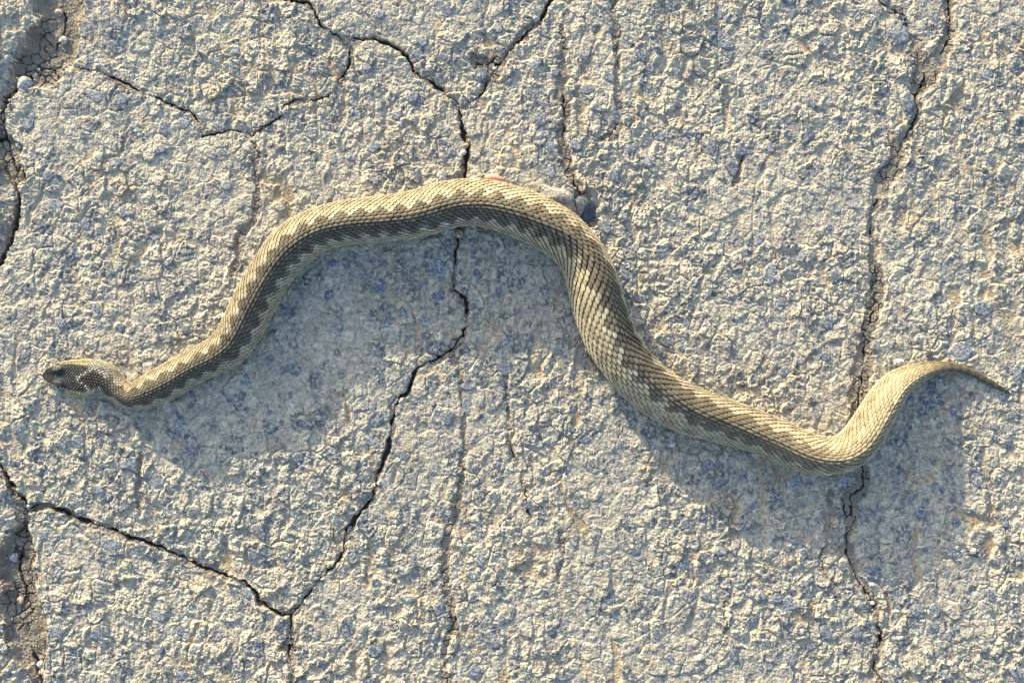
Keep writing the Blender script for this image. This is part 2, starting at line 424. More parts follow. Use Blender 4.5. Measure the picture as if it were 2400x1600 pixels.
# colours
def C(*v): return np.array(v, np.float32)
tone = fbm(PX / 70, PY / 70, 171, 3) * 0.5
col = C(0.375, 0.35, 0.295) * (1 + 0.14 * tone)[..., None]
pale = smooth01(vnoise(PX / 11, PY / 11, 181) * 1.4 - 0.1) * 0.5 + smooth01((Z - mean) / 4.5) * 0.35
col = col + (C(0.52, 0.49, 0.405) - col) * pale[..., None]
bl = np.clip(stone_cell * (0.35 + 0.65 * smooth01(vnoise(PX / 6, PY / 6, 191) + 0.55)) + cell2 * 0.8, 0, 1)
bl = bl * smooth01(vnoise(PX / 5, PY / 5, 196) * 1.5 + 0.85)
bluec = C(0.095, 0.115, 0.15) * (0.8 + 0.7 * q[..., 2:3])
col = col + (bluec - col) * (bl * 0.92)[..., None]
dust = np.clip(fill * 0.8 + groove * 0.5 + smooth01(fbm(PX / 26, PY / 40, 231, 3) * 1.6 - 0.75) * 0.6 * (1 - bl), 0, 1)
dustc = C(0.37, 0.29, 0.195) * (1 + 0.2 * fbm(PX / 120, PY / 120, 201, 2))[..., None]
warm = smooth01(fbm(PX / 90, PY / 110, 211, 2) * 1.2 + 0.45)
dustc = dustc + (C(0.36, 0.33, 0.275) - dustc) * (1 - warm)[..., None] * 0.8
col = col + (dustc - col) * dust[..., None]
soilmix = smooth01((trough - 2.0) / 5.0) * 0.65
col = col + (C(0.31, 0.25, 0.18) - col) * soilmix[..., None]
darkc = smooth01(crack * 1.1)
col = col + (C(0.12, 0.105, 0.09) - col) * darkc[..., None]
soilc = C(0.20, 0.175, 0.145) * (1 + 0.25 * fbm(PX / 40, PY / 40, 221, 3))[..., None]
soilc = soilc * (1 + 0.25 * (1 - leftj))[..., None]
soilc = soilc + (C(0.34, 0.32, 0.29) - soilc) * (np.clip(crumb * 1.2, 0, 1) * 0.6)[..., None]
soilc = soilc * (1 - 0.72 * np.clip(mud + crack, 0, 1))[..., None]

def ground_z(x, y):
    i = int(round((x - X0) / STEP)); j = int(round((y - Y0) / STEP))
    i = min(max(i, 2), NX - 3); j = min(max(j, 2), NY - 3)
    sl = (slice(j - 2, j + 3), slice(i - 2, i + 3))
    return float(np.maximum(Zc[sl], np.where(trough[sl] > 1.5, SOILZ[sl], -99)).mean())

# ---- split into panels: flood fill between the through cracks
CS = 3
bar = np.zeros((NY // CS + 1, NX // CS + 1), bool)
for l in LINES[:SPLIT]:
    for a, b_ in zip(l[:-1], l[1:]):
        n = int(max(abs(b_[0] - a[0]), abs(b_[1] - a[1])) / 2) + 2
        for i in range(n + 1):
            x = a[0] + (b_[0] - a[0]) * i / n; y = a[1] + (b_[1] - a[1]) * i / n
            ii = int((x - X0) / STEP / CS); jj = int((y - Y0) / STEP / CS)
            for oj in (0, 1):
                for oi in (0, 1):
                    if 0 <= ii + oi < bar.shape[1] and 0 <= jj + oj < bar.shape[0]:
                        bar[jj + oj, ii + oi] = True
lab = np.where(bar, -1, 0).astype(np.int32)
nlab = 0
BH, BW = lab.shape
labl = lab.tolist()
for j in range(BH):
    for i in range(BW):
        if labl[j][i] == 0:
            nlab += 1
            st = [(j, i)]; labl[j][i] = nlab; cnt = 0
            while st:
                a, c = st.pop(); cnt += 1
                for u, v in ((a + 1, c), (a - 1, c), (a, c + 1), (a, c - 1)):
                    if 0 <= u < BH and 0 <= v < BW and labl[u][v] == 0:
                        labl[u][v] = nlab; st.append((u, v))
            if cnt < 400:                      # a scrap: give it back to the crack
                for u in range(BH):
                    row = labl[u]
                    for v in range(BW):
                        if row[v] == nlab: row[v] = -1
                nlab -= 1
lab = np.array(labl)
while (lab == -1).any():
    new = lab.copy()
    for ax, sh in ((0, 1), (0, -1), (1, 1), (1, -1)):
        r_ = np.roll(lab, sh, ax)
        new = np.where((new == -1) & (r_ > 0), r_, new)
    lab = new

# the slabs beyond the open joint on the left have worn, sloping edges
LC = int((300 - X0) / STEP)
dL = np.full((NY, LC), 999., np.float32)
for l in (LINES[0], LINES[1], LINES[7], LINES[6][:14]):
    for a, b_ in zip(l[:-1], l[1:]):
        if min(a[0], b_[0]) > 300: continue
        ux, uy = b_[0] - a[0], b_[1] - a[1]
        t = np.clip(((PX[:, :LC] - a[0]) * ux + (PY[:, :LC] - a[1]) * uy) / (ux * ux + uy * uy + 1e-6), 0, 1)
        dL = np.minimum(dL, np.hypot(PX[:, :LC] - a[0] - t * ux, PY[:, :LC] - a[1] - t * uy))
vj = np.minimum(np.arange(NY) // CS, BH - 1); vi = np.minimum(np.arange(LC) // CS, BW - 1)
vlab = lab[vj][:, vi]
def lab_at(x, y): return lab[int((y - Y0) / STEP / CS), int((x - X0) / STEP / CS)]
leftm = np.isin(vlab, [lab_at(15, 60), lab_at(-20, 480), lab_at(-30, 1300)])
leftm &= vlab != lab_at(600, 600)
Zc[:, :LC] -= leftm * 22 * np.clip(1 - dL / 95, 0, 1) ** 1.4

# ---- outer pavement sheet that carries the panels
def apron():
    """the same worn concrete going on around the panels, coarser further out, one sheet to the horizon"""
    far = [20, 60, 200, 700, 2500, 9000, 40000, 200000, 600000]
    def axis(lo, hi):
        out_lo = np.arange(lo, lo - 1500, -9.0)[::-1]; out_hi = np.arange(hi, hi + 1500, 9.0)
        return np.concatenate([[out_lo[0] - d for d in far[::-1]], out_lo, np.linspace(lo, hi, int((hi - lo) / 9))[1:-1], out_hi, [out_hi[-1] + d for d in far]])
    xs, ys = axis(X0, X1), axis(Y0, Y1)
    ax, ay = np.meshgrid(xs, ys)
    def fold(v, lo, n):
        k = np.round((v - lo) / STEP).astype(np.int64)
        k = np.mod(k, 2 * (n - 1))
        return np.where(k > n - 1, 2 * (n - 1) - k, k)
    ii, jj = fold(ax, X0, NX), fold(ay, Y0, NY)
    hh = np.where(trough > 1.5, np.maximum(Zc, SOILZ), Zc)
    inner = (ax > X0) & (ax < X1) & (ay > Y0) & (ay < Y1)
    off = np.maximum(np.maximum(X0 - ax, ax - X1), np.maximum(Y0 - ay, ay - Y1))
    az = hh[jj, ii] * (off < 1510)
    deep = (ax > X0 + 12) & (ax < X1 - 12) & (ay > Y0 + 12) & (ay < Y1 - 12)
    az = np.where(inner, -14.0, az)
    cc = np.where((off < 1510)[..., None], col[jj, ii], C(0.36, 0.335, 0.285))
    v = np.stack([wx(ax), wy(ay), az * S], -1).reshape(-1, 3)
    n = len(xs); idx = np.arange(n * len(ys)).reshape(len(ys), n)
    f = np.stack([idx[:-1, :-1], idx[1:, :-1], idx[1:, 1:], idx[:-1, 1:]], -1).reshape(-1, 4)
    f = f[~deep.reshape(-1)[f].all(1)]
    return mesh_np('concrete_pavement', v, f, M_CON, cc.reshape(-1, 3), False)
pavement = apron()
tag(pavement, 'worn pale grey concrete pavement cracked into panels', None, kind='structure')

def grid_part(name, H, cmap, fmask, mat, parent):
    """mesh of the grid faces where fmask is True"""
    fj, fi = np.nonzero(fmask)
    idx = fj * NX + fi
    f = np.stack([idx, idx + NX, idx + NX + 1, idx + 1], -1)
    used, inv = np.unique(f, return_inverse=True)
    inv = inv.reshape(f.shape)
    v = np.stack([wx(PX.ravel()[used]), wy(PY.ravel()[used]), H.ravel()[used] * S], -1)
    return mesh_np(name, v, inv, mat, cmap.reshape(-1, 3)[used], False, parent)

FJ, FI = np.meshgrid(np.arange(NY - 1), np.arange(NX - 1), indexing='ij')
flab = lab[FJ // CS, FI // CS]
panels = {}
for k in range(1, nlab + 1):
    panels[k] = grid_part('concrete_panel', Zc, col, flab == k, M_CON, pavement)
def panel_at(x, y):
    i = min(max(int((x - X0) / STEP / CS), 0), BW - 1); j = min(max(int((y - Y0) / STEP / CS), 0), BH - 1)
    return panels[int(lab[j, i])]
sm = (trough > 1.2)
smf = sm[:-1, :-1] | sm[1:, :-1] | sm[:-1, 1:] | sm[1:, 1:]
soil = grid_part('joint_soil', SOILZ, soilc, smf, M_SOIL, None)
tag(soil, 'dry cracked brown soil filling the joints and cracks of the concrete', None, kind='structure')

# ------------------------------------------------------------------ stones set in the concrete
def stone_mesh(seed, nsides):
    r = random.Random(seed)
    ang = sorted((i + r.uniform(-0.32, 0.32)) / nsides * 2 * math.pi for i in range(nsides))
    rad = [r.uniform(0.72, 1.08) for _ in ang]
    tx, ty = r.uniform(-.22, .22), r.uniform(-.22, .22)
    rings = [(1.0, -0.9), (0.98, -0.05), (0.80, 0.30)]
    vs = []
    for k, (s, z) in enumerate(rings):
        for a, q_ in zip(ang, rad):
            s2 = s * (1 + (r.uniform(-.06, .06) if k == 2 else 0))
            x, y = math.cos(a) * q_ * s2, math.sin(a) * q_ * s2
            vs.append((x, y, z + (x * tx + y * ty if k else 0) + r.uniform(-.05, .05)))
    vs.append((r.uniform(-.1, .1), r.uniform(-.1, .1), 0.38))
    n = nsides; fs = []
    for k in range(2):
        for i in range(n):
            j = (i + 1) % n
            fs.append((k * n + i, k * n + j, (k + 1) * n + j, (k + 1) * n + i))
    for i in range(n):
        fs.append((2 * n + i, 2 * n + (i + 1) % n, 3 * n))
    me = bpy.data.meshes.new('embedded_stone')
    me.from_pydata([(a * S, b_ * S, c * S) for a, b_, c in vs], [], fs)
    me.materials.append(M_STONE)
    return me
STONES = [stone_mesh(40 + i, 6 + i % 4) for i in range(16)]
# the stones one can pick out in the concrete: x, y, half width, half height, turn
known = [(1030,628,20,34,5),(1028,700,16,30,0),(1470,636,27,27,0),(1418,530,22,18,20),(1128,172,22,22,0),(1700,95,24,34,-30),(1855,20,14,30,0),
 (1686,30,11,20,-15),(1785,202,14,14,30),(1720,265,10,22,-30),(1928,97,17,14,20),(2110,80,26,26,30),(2190,40,14,26,-30),(2125,240,20,28,-20),
 (1995,150,8,18,-20),(1735,350,16,22,0),(1715,395,22,24,10),(2320,370,12,12,0),(1780,562,12,18,10),(1806,640,20,30,15),(1834,705,16,15,0),
 (1940,755,18,22,0),(1935,835,16,14,0),(1835,745,14,9,20),(1647,720,11,10,-30),(2250,825,38,28,-15),(2305,722,20,26,-30),(2052,812,13,11,0),
 (2086,806,9,13,0),(1840,870,16,14,0),(1180,862,26,22,-10),(1096,905,16,12,10),(1368,780,14,18,0),(1370,1029,19,9,0),(1340,1005,12,10,0),
 (1095,950,15,26,0),(1240,1180,16,14,0),(1345,1270,12,12,0),(1165,1090,12,12,-30),(1127,1310,14,18,0),(1110,1350,18,16,0),(1490,1290,14,10,-20),
 (1030,1425,12,20,40),(880,1520,22,18,-20),(950,1400,16,9,0),(1110,1570,18,20,0),(1160,1508,14,14,0),(1320,1585,26,12,0),(1570,1540,16,14,0),
 (1605,1320,16,18,0),(960,1335,8,9,0),(942,1065,22,14,20),(845,1115,20,12,0),(690,1200,9,26,-10),(610,1245,14,26,-25),(595,1300,16,14,0),
 (305,1085,26,20,-35),(370,1125,22,18,0),(230,1145,20,14,-20),(265,1280,32,24,20),(120,1290,10,14,20),(330,1280,16,14,0),(130,1480,24,18,10),
 (235,1482,26,22,0),(325,1480,13,13,0),(425,1475,14,16,0),(580,1390,16,16,30),(370,1440,26,16,10),(430,1580,22,16,0),(455,1520,14,12,0),
 (128,480,28,18,15),(115,412,16,14,0),(225,225,26,18,10),(285,230,22,16,-10),(275,60,16,16,0),(385,300,16,22,0),(430,290,18,18,0),
 (375,350,20,13,0),(500,365,12,9,0),(270,380,18,14,0),(200,525,14,20,0),(290,495,12,18,10),(250,480,12,14,0),(530,435,14,13,0),
 (565,480,12,10,0),(65,285,22,30,30),(990,95,20,16,0),(890,35,18,12,0),(980,130,16,16,0),(875,345,17,14,-20),(830,370,17,10,-10),
 (1060,355,10,12,0),(1370,130,16,16,0),(1255,150,20,14,-30),(1300,170,14,10,0),(1375,210,20,16,0),(1425,180,12,20,-20),(1265,280,20,20,0),
 (1290,345,17,18,-20),(1350,340,18,15,0),(1480,345,24,14,0),(1440,410,18,24,0),(1292,400,12,22,0),(1550,320,16,12,0),(1500,130,16,14,20),
 (1240,215,14,10,0),(1205,200,11,16,0),(1450,270,12,20,20),(880,425,10,12,0),(770,690,18,14,0),(780,620,18,13,0),(870,545,12,9,0),
 (905,760,14,12,-20),(890,670,18,20,0),(850,640,14,14,0),(1120,640,14,12,0),(1165,680,16,11,0),(1275,680,14,16,0),(1185,795,16,11,-20),
 (790,770,18,14,0),(995,750,10,20,0),(1025,810,10,10,0),(950,895,9,16,0),(640,1000,13,11,0),(560,930,15,10,0),(420,995,20,20,0),
 (390,895,14,8,0),(500,985,9,14,0),(590,820,14,12,0),(350,1020,12,16,0),(150,1040,10,14,0),(185,1035,20,18,0),(40,1085,12,8,0),
 (2290,1130,14,14,0),(2240,1225,16,16,10),(2060,1190,20,8,-10),(2185,1080,13,8,0),(2135,930,8,14,0),(2185,910,13,18,0),(2205,935,13,14,0),
 (2330,1000,14,10,0),(2385,870,14,30,0),(2350,930,13,13,0),(2045,1340,26,24,10),(2150,1425,20,14,-30),(2010,1480,16,18,0),(1935,1480,22,22,0),
 (1820,1400,14,14,-30),(1850,1410,22,26,-30),(1720,1530,14,26,-10),(1640,1560,14,14,0),(1645,1440,7,14,0),(2170,1290,10,9,0),(2385,1300,10,14,0),
 (2380,1570,18,22,0),(1745,1120,14,14,0),(1865,1130,26,20,-30),(1980,1120,18,14,0),(1660,1090,22,14,20),(1690,1290,14,12,20),(1780,1285,8,16,0),
 (1885,1290,14,9,0),(1650,1210,14,9,-20),(1830,1350,12,12,0),(1765,1450,14,12,30),(2225,1485,14,18,30),(1545,640,10,10,0),(1490,580,12,12,0),
 (1500,700,18,14,0),(1560,800,22,12,20),(1600,815,12,12,0),(1610,760,10,16,0),(1700,1020,13,9,0),(1750,1060,12,8,0)]
rs = random.Random(77)
pl = [(x, y, max(a, b_)) for x, y, a, b_, t in known]
items = list(known)
while len(items) < 300:
    x, y = rs.uniform(10, 2390), rs.uniform(10, 1590)
    s_ = rs.choice([7, 8, 9, 10, 11, 13, 15])
    if any(math.hypot(x - a, y - b_) < (s_ + c) * 1.2 for a, b_, c in pl): continue
    jx, jy = int((x - X0) / STEP), int((y - Y0) / STEP)
    if trough[jy - 6:jy + 7, jx - 6:jx + 7].max() > 3: continue
    pl.append((x, y, s_)); items.append((x, y, s_, s_ * rs.uniform(0.9, 1.7), rs.uniform(-40, 40)))
for i, (x, y, a, b_, t) in enumerate(items):
    o = bpy.data.objects.new('embedded_stone', STONES[i % len(STONES)])
    COL.objects.link(o)
    jx, jy = int((x - X0) / STEP), int((y - Y0) / STEP)
    kk = max(2, int(min(a, b_) / STEP * 0.7))
    zz = np.percentile(Zc[jy - kk:jy + kk + 1, jx - kk:jx + kk + 1], 74)
    o.location = (wx(x), wy(y), zz * S)
    o.rotation_euler = (0, 0, math.radians(-t))
    o.scale = (a * 0.95, b_ * 0.95, min(6.0, 2.6 + 0.08 * min(a, b_)))
    o.parent = panel_at(x, y)

# ------------------------------------------------------------------ the snake
# seen outline: centre x, y and half width, from snout to tail tip
ST = np.array([(100,881,7),(105,881,15),(113,880,20.5),(126,880,26.5),(145,879,33),(178,885,42),(211,888,45),(242,892,39.5),(262,904,32),(279,919,29.5),(299,928,30),(324,926,34.5),(352,914,39),(386,897,40.5),(423,874,39.5),(463,852,39.5),(505,832,41.5),(540,805,45),(564,767,48),(588,718,48.5),(619,660,48.5),(648,615,50),(680,578,52),(718,550,51),(757,532,49.5),(820,518,51),(891,511,52),(968,501,54),(1027,484,54.5),(1066,474,53.5),(1102,472,53.5),(1147,477,54),(1195,491,54.5),(1239,507,56),(1281,527,56),(1321,554,54.5),(1352,585,53),(1375,622,54.5),(1390,665,57.5),(1403,715,58.5),(1425,780,58),(1455,832,56.5),(1499,884,56.5),(1550,925,56.5),(1610,958,54.5),(1677,981,51.5),(1748,1002,48.5),(1818,1028,47),(1884,1058,45.5),(1936,1069,43),(1980,1062,41),(2013,1037,41.5),(2037,1002,40.5),(2056,966,38.5),(2075,934,36.5),(2095,908,33),(2114,892,29.5),(2137,880,25),(2166,868,19),(2208,860,12),(2244,862,8.8),(2281,875,7.2),(2320,895,5.5),(2348,910,3.8),(2369,921,1.2)], float)
# height of the back above the ground, relative to the half width
XH = [(0, 0.60), (0.02, 0.66), (0.045, 0.72), (0.06, 1.0), (0.09, 1.45), (0.2, 1.62), (0.42, 1.62), (0.49, 2.05), (0.525, 2.2), (0.56, 2.1), (0.60, 1.85), (0.66, 1.65), (0.76, 1.62), (0.80, 1.9), (0.86, 2.25), (0.92, 2.5), (0.96, 2.2), (1, 1.8)]
def cr_interp(P, n_per=24):
    out = []
    Q = np.vstack([2 * P[0] - P[1], P, 2 * P[-1] - P[-2]])
    for i in range(1, len(Q) - 2):
        p0, p1, p2, p3 = Q[i - 1:i + 3]
        for t in np.linspace(0, 1, n_per, endpoint=False):
            out.append(0.5 * (2 * p1 + (p2 - p0) * t + (2 * p0 - 5 * p1 + 4 * p2 - p3) * t * t + (3 * p1 - p0 - 3 * p2 + p3) * t ** 3))
    out.append(P[-1])
    return np.array(out)
# the outline is seen at about the height of the widest part: move it back to its true plan place
ST2 = ST.copy()
for i, (x, y, w) in enumerate(ST):
    k = 1 - (w * 0.75) / HU
    ST2[i] = (1200 + (x - 1200) * k, 800 + (y - 800) * k, w * k)
F = cr_interp(ST2)
seg = np.hypot(np.diff(F[:, 0]), np.diff(F[:, 1]))
arc = np.concatenate([[0], np.cumsum(seg)])
LEN = arc[-1]
NS = 900
sg = np.linspace(0, LEN, NS)
CX, CY, HW = (np.interp(sg, arc, F[:, k]) for k in range(3))
def sm1(a, k):
    p_ = np.pad(a, k, mode='reflect', reflect_type='odd'); w = np.hanning(2 * k + 3)[1:-1]; w /= w.sum()
    return np.convolve(p_, w, 'valid')
CX, CY = sm1(CX, 7), sm1(CY, 7)
HW = np.maximum(HW, 0.8)
xs_, ys_ = zip(*XH)
RATIO = sm1(np.interp(sg / LEN, xs_, ys_), 8)
TX = np.gradient(CX); TY = np.gradient(CY)
tl = np.hypot(TX, TY); TX /= tl; TY /= tl
TX, TY = sm1(TX, 10), sm1(TY, 10)
tl = np.hypot(TX, TY); TX /= tl; TY /= tl
RXn, RYn = -TY, TX                     # side to the right of travel (image axes, y down)
# ground level below the body
GZ = np.array([ground_z(x, y) for x, y in zip(CX, CY)])
GZ = sm1(np.maximum(sm1(GZ, 12), -3), 25) - 1.5
HEAD_L = 160.0
headf = np.clip(1 - (sg - 130) / 45, 0, 1)
headf = headf * headf * (3 - 2 * headf)
# roll of the spine, degrees, positive to the right of travel
ROLL = np.radians(sm1(np.interp(sg / LEN, [0, .06, .12, .2, .3, .40, .49, .58, .68, .75, .85, 1], [2, 4, 8, 8, 10, 13, 4, -24, -8, 6, 8, 5]), 20))

def at(arr, s):
    return np.interp(s, sg, arr)
def surf(s, phi):
    """point of the skin at arc length s and angle phi from the top (right of travel positive), in u"""
    hw = at(HW, s); H = hw * at(RATIO, s); hf = at(headf, s)
    c = np.cos(phi); sn = np.sin(phi)
    # across: widest at phi = 90 deg, belly flattened
    e = 0.92 + 0.0 * hf
    X = np.sign(sn) * np.abs(sn) ** e * hw
    zc = H * (0.40 - 0.02 * hf)
    up = (1 - hf) * (0.34 * np.abs(c) + 0.66 * (1 - np.abs(sn) ** 1.42)) + hf * np.abs(c) ** 0.67
    up = np.where(c > 0, up, 0)
    X = X + hw * 0.8 * np.sin(at(ROLL, s)) * up
    dn = np.where(c < 0, np.abs(c) ** 0.62, 0)
    z = zc + (H - zc) * up - zc * dn
    # a low ridge along the backbone
    z = z + (1 - hf) * 0.03 * hw * np.exp(-((phi - at(ROLL, s)) / 0.22) ** 2)
    # brow ridges of the head
    lat = X / np.maximum(hw, 1)
    brow = np.exp(-((s - 42) / 17) ** 2) * np.exp(-((np.abs(lat) - 0.52) / 0.22) ** 2)
    dip = np.exp(-((s - 42) / 26) ** 2) * np.exp(-(lat / 0.3) ** 2)
    z = z + np.where(c > 0, hf * (brow * 4.0 - dip * 2.0), 0)
    x = at(CX, s) + at(RXn, s) * X
    y = at(CY, s) + at(RYn, s) * X
    return x, y, z + at(GZ, s)
def surf_n(s, phi):
    d = 1e-2
    p0 = np.stack(surf(s, phi), -1); p1 = np.stack(surf(s + 0.5, phi), -1); p2 = np.stack(surf(s, phi + d), -1)
    a, b_ = p1 - p0, p2 - p0
    n = np.cross(a, b_)
    n /= np.maximum(np.linalg.norm(n, axis=-1, keepdims=True), 1e-9)
    return p0, n
_, ntest = surf_n(np.array([1200.]), np.array([0.0]))
NSGN = 1.0 if ntest[0, 2] > 0 else -1.0

NROW = 33
PHI_MAX = math.radians(118)
DPHI = 2 * PHI_MAX / (NROW - 1)
hs = np.random.default_rng(9)
def tri(t):
    t = t - np.floor(t)
    return 1 - 4 * np.abs(t - 0.5)
def pattern(s, j, rnd):
    """scale colour: s arc length, j row from the spine (float), rnd random 0..1 x2"""
    j = j * 23.0 / NROW
    t = s / LEN
    per = np.interp(t, [0, .1, .4, .7, 1], [40, 42, 46, 50, 44])
    ph = np.interp(s, sg, PHASE)
    cz = 0.95 * np.sin(2 * np.pi * ph)
    tan = C(0.43, 0.37, 0.25); tan2 = C(0.30, 0.262, 0.185)
    colr = tan + (tan2 - tan) * rnd[..., 0:1]
    # flanks: faint darker blotches, paler towards the belly
    side = np.abs(j)
    bl_ = smooth01(1.3 - np.abs(side - 7.0) / 1.6) * smooth01(0.5 + 0.9 * np.cos(2 * np.pi * (ph + np.where(j > 0, .5, 0))))
    colr = colr + (C(0.22, 0.185, 0.13) - colr) * (bl_ * 0.6)[..., None]
    colr = colr + (C(0.40, 0.36, 0.265) - colr) * (smooth01((side - 8.0) / 2.5) * 0.7)[..., None]
    strength = np.interp(t, [0, .05, .72, .80, .86, 1], [1, 1, 1, .75, .25, .15])
    d = np.abs(j - cz)
    rim = smooth01(1.3 - np.abs(d - 3.95) / 1.3) * smooth01(np.sign(j) * -cz * 1.7 - 0.45)
    colr = colr + (C(0.43, 0.41, 0.345) * (0.8 + 0.3 * rnd[..., 0:1]) - colr) * (rim * strength * np.interp(t, [0, .42, .5, 1], [1, 1, .55, .5]) * (rnd[..., 1] < 0.8))[..., None]
    dark = smooth01((3.35 - d) / 0.5)
    dc = C(0.08, 0.074, 0.062) * (0.7 + 0.7 * rnd[..., 0:1])
    dc = dc + (C(0.215, 0.17, 0.115) - dc) * (smooth01((d - 0.8) / 2) * 0.15 + 0.25 * np.interp(t, [0, .35, .45, .6, .7, 1], [0, 0, 0, .15, .9, 1.3]))[..., None]
    colr = colr + (dc - colr) * (dark * strength * 0.92)[..., None]
    tipd = smooth01((t - 0.885) / 0.06)
    colr = colr + (C(0.15, 0.125, 0.085) * (0.7 + 0.6 * smooth01(np.sin(2 * np.pi * s / 22.0) + 0.5))[..., None] - colr) * (tipd * 0.75)[..., None]
    return colr
def headpattern(s, lat, rnd):
    """colours of the head: dark crown, pale lips, pale V and a dark lozenge behind it"""
    a = np.abs(lat)
    c_ = C(0.046, 0.053, 0.058) * (0.65 + 0.75 * rnd[..., 0:1])
    lip = smooth01((a - (0.76 - 0.12 * smooth01((s - 60) / 60))) / 0.10)
    c_ = c_ + (C(0.44, 0.385, 0.235) - c_) * lip[..., None]
    bar_ = smooth01(1.2 - np.abs(a - 0.90) / 0.05) * smooth01((s - 45) / 10) * (1 - smooth01((s - 105) / 20))
    c_ = c_ + (C(0.10, 0.095, 0.07) - c_) * (bar_ * 0.6)[..., None]
    vv = np.abs(a * 42 - (s - 88) * 0.62)
    v = smooth01(1.4 - vv / 3.4) * smooth01((s - 84) / 6)
    after = smooth01((a * 42 - np.minimum((s - 88) * 0.62, np.maximum(4, 26 - (s - 118) * 0.45))) / 3) * smooth01((s - 112) / 8)
    v = np.maximum(v, after * 0.85)
    c_ = c_ + (C(0.30, 0.305, 0.28) * (0.75 + 0.4 * rnd[..., 0:1]) - c_) * (v * (rnd[..., 1] < 0.9))[..., None]
    lo = smooth01((np.minimum((s - 92) * 0.5, 24 - (s - 125) * 0.34) - a * 42) / 3) * smooth01((s - 94) / 5)
    c_ = c_ + (C(0.035, 0.036, 0.035) - c_) * lo[..., None]
    return c_
per_ = np.interp(sg / LEN, [0, .1, .4, .7, 1], [41, 43, 45, 49, 44])
PHASE = np.concatenate([[0], np.cumsum(np.diff(sg) / per_[:-1])])
def scale_colour(s, phi, j, rnd):
    lat = np.sign(np.sin(phi)) * np.abs(np.sin(phi)) ** 0.92
    b0 = pattern(s, j, rnd)
    hh = headpattern(s, lat, rnd)
    k = 1 - smooth01((s - 150) / 22)
    return b0 + (hh - b0) * k[..., None]

snake = bpy.data.objects.new('snake', None)
COL.objects.link(snake)
snake.empty_display_size = 0.02
mid = int(NS * 0.45)
snake.location = (wx(CX[mid]), wy(CY[mid]), GZ[mid] * S)
tag(snake, 'tan and grey viper with a dark zigzag back lying in an S on the concrete', 'snake')
OFF = np.array(snake.location)

def to_world(x, y, z):
    return np.stack([wx(x), wy(y), z * S], -1) - OFF

# body skin, snout to tail in one surface
NA = 56
sv = np.concatenate([sg[:60:1], sg[60:]])
ph = np.linspace(-math.pi, math.pi, NA, endpoint=False)
SS, PP = np.meshgrid(sv, ph, indexing='ij')
bx_, by_, bz_ = surf(SS, PP)
V = to_world(bx_, by_, bz_).reshape(-1, 3)
n_s = len(sv)
idx = np.arange(n_s * NA).reshape(n_s, NA)
a_ = idx; b2 = np.roll(idx, -1, 1)
Fq = np.stack([a_[:-1], b2[:-1], b2[1:], a_[1:]], -1).reshape(-1, 4)
if NSGN > 0: Fq = Fq[:, ::-1]
tipc = V.reshape(n_s, NA, 3)[[0, -1]].mean(1)
V = np.vstack([V, tipc])
iA, iB = n_s * NA, n_s * NA + 1
capA = np.stack([np.full(NA, iA), idx[0], np.roll(idx[0], -1), np.roll(idx[0], -1)], -1)
capB = np.stack([np.full(NA, iB), np.roll(idx[-1], -1), idx[-1], idx[-1]], -1)
rl = at(ROLL, SS)
jr = (PP - rl) / DPHI
rnd = hs.random(SS.shape + (2,))
bc = scale_colour(SS, PP, jr, rnd)
belly = smooth01((np.abs(PP) - PHI_MAX) / 0.15)
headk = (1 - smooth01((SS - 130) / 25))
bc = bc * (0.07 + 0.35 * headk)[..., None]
bc = bc + (C(0.45, 0.41, 0.33) - bc) * (belly * 0.8)[..., None]
bc = np.vstack([bc.reshape(-1, 3), bc[0].mean(0), bc[-1].mean(0)])
# caps as degenerate-free triangles: separate small meshes are avoided by building polygons by hand
me = bpy.data.meshes.new('body')
faces = Fq.tolist() + [(iA, int(b_), int(a)) if NSGN > 0 else (iA, int(a), int(b_)) for a, b_ in zip(idx[0], np.roll(idx[0], -1))] \
    + [(iB, int(a), int(b_)) if NSGN > 0 else (iB, int(b_), int(a)) for a, b_ in zip(idx[-1], np.roll(idx[-1], -1))]
me.from_pydata(V.tolist(), [], faces)
me.polygons.foreach_set('use_smooth', np.full(len(me.polygons), True))
ca = me.color_attributes.new('tint', 'FLOAT_COLOR', 'POINT')
ca.data.foreach_set('color', np.concatenate([bc, np.ones((len(bc), 1))], 1).astype(np.float32).ravel())
me.materials.append(M_SKIN)
body = bpy.data.objects.new('body', me); COL.objects.link(body); body.parent = snake

# overlapping keeled scales
PITCH = np.interp(sg / LEN, [0, .045, .06, .09, .14, .25, .40, .50, .60, .70, .80, .86, .9, .94, 1], [6.5, 7, 8.5, 10.5, 12.5, 14.5, 15.5, 17, 19.5, 20, 18.5, 16, 13, 9, 7])
TT = np.concatenate([[0], np.cumsum(np.diff(sg) / PITCH[:-1])])
sc_s, sc_p, sc_j, sc_pitch = [], [], [], []
for row in range(-(NROW // 2) , NROW // 2 + 1):
    t = np.arange(1, int(TT[-1])) + (0.5 if row % 2 else 0.0) + hs.uniform(-.05, .05, int(TT[-1]) - 1)
    s_ = np.interp(t, TT, sg)
    keep = (s_ > 7) & (s_ < LEN - 4)
    s_ = s_[keep]
    rowphi = row * DPHI + at(ROLL, s_)
    sc_s.append(s_); sc_p.append(rowphi); sc_j.append(np.full(len(s_), row, float)); sc_pitch.append(at(PITCH, s_))
sc_s, sc_p, sc_j, sc_pitch = map(np.concatenate, (sc_s, sc_p, sc_j, sc_pitch))
NSC = len(sc_s)
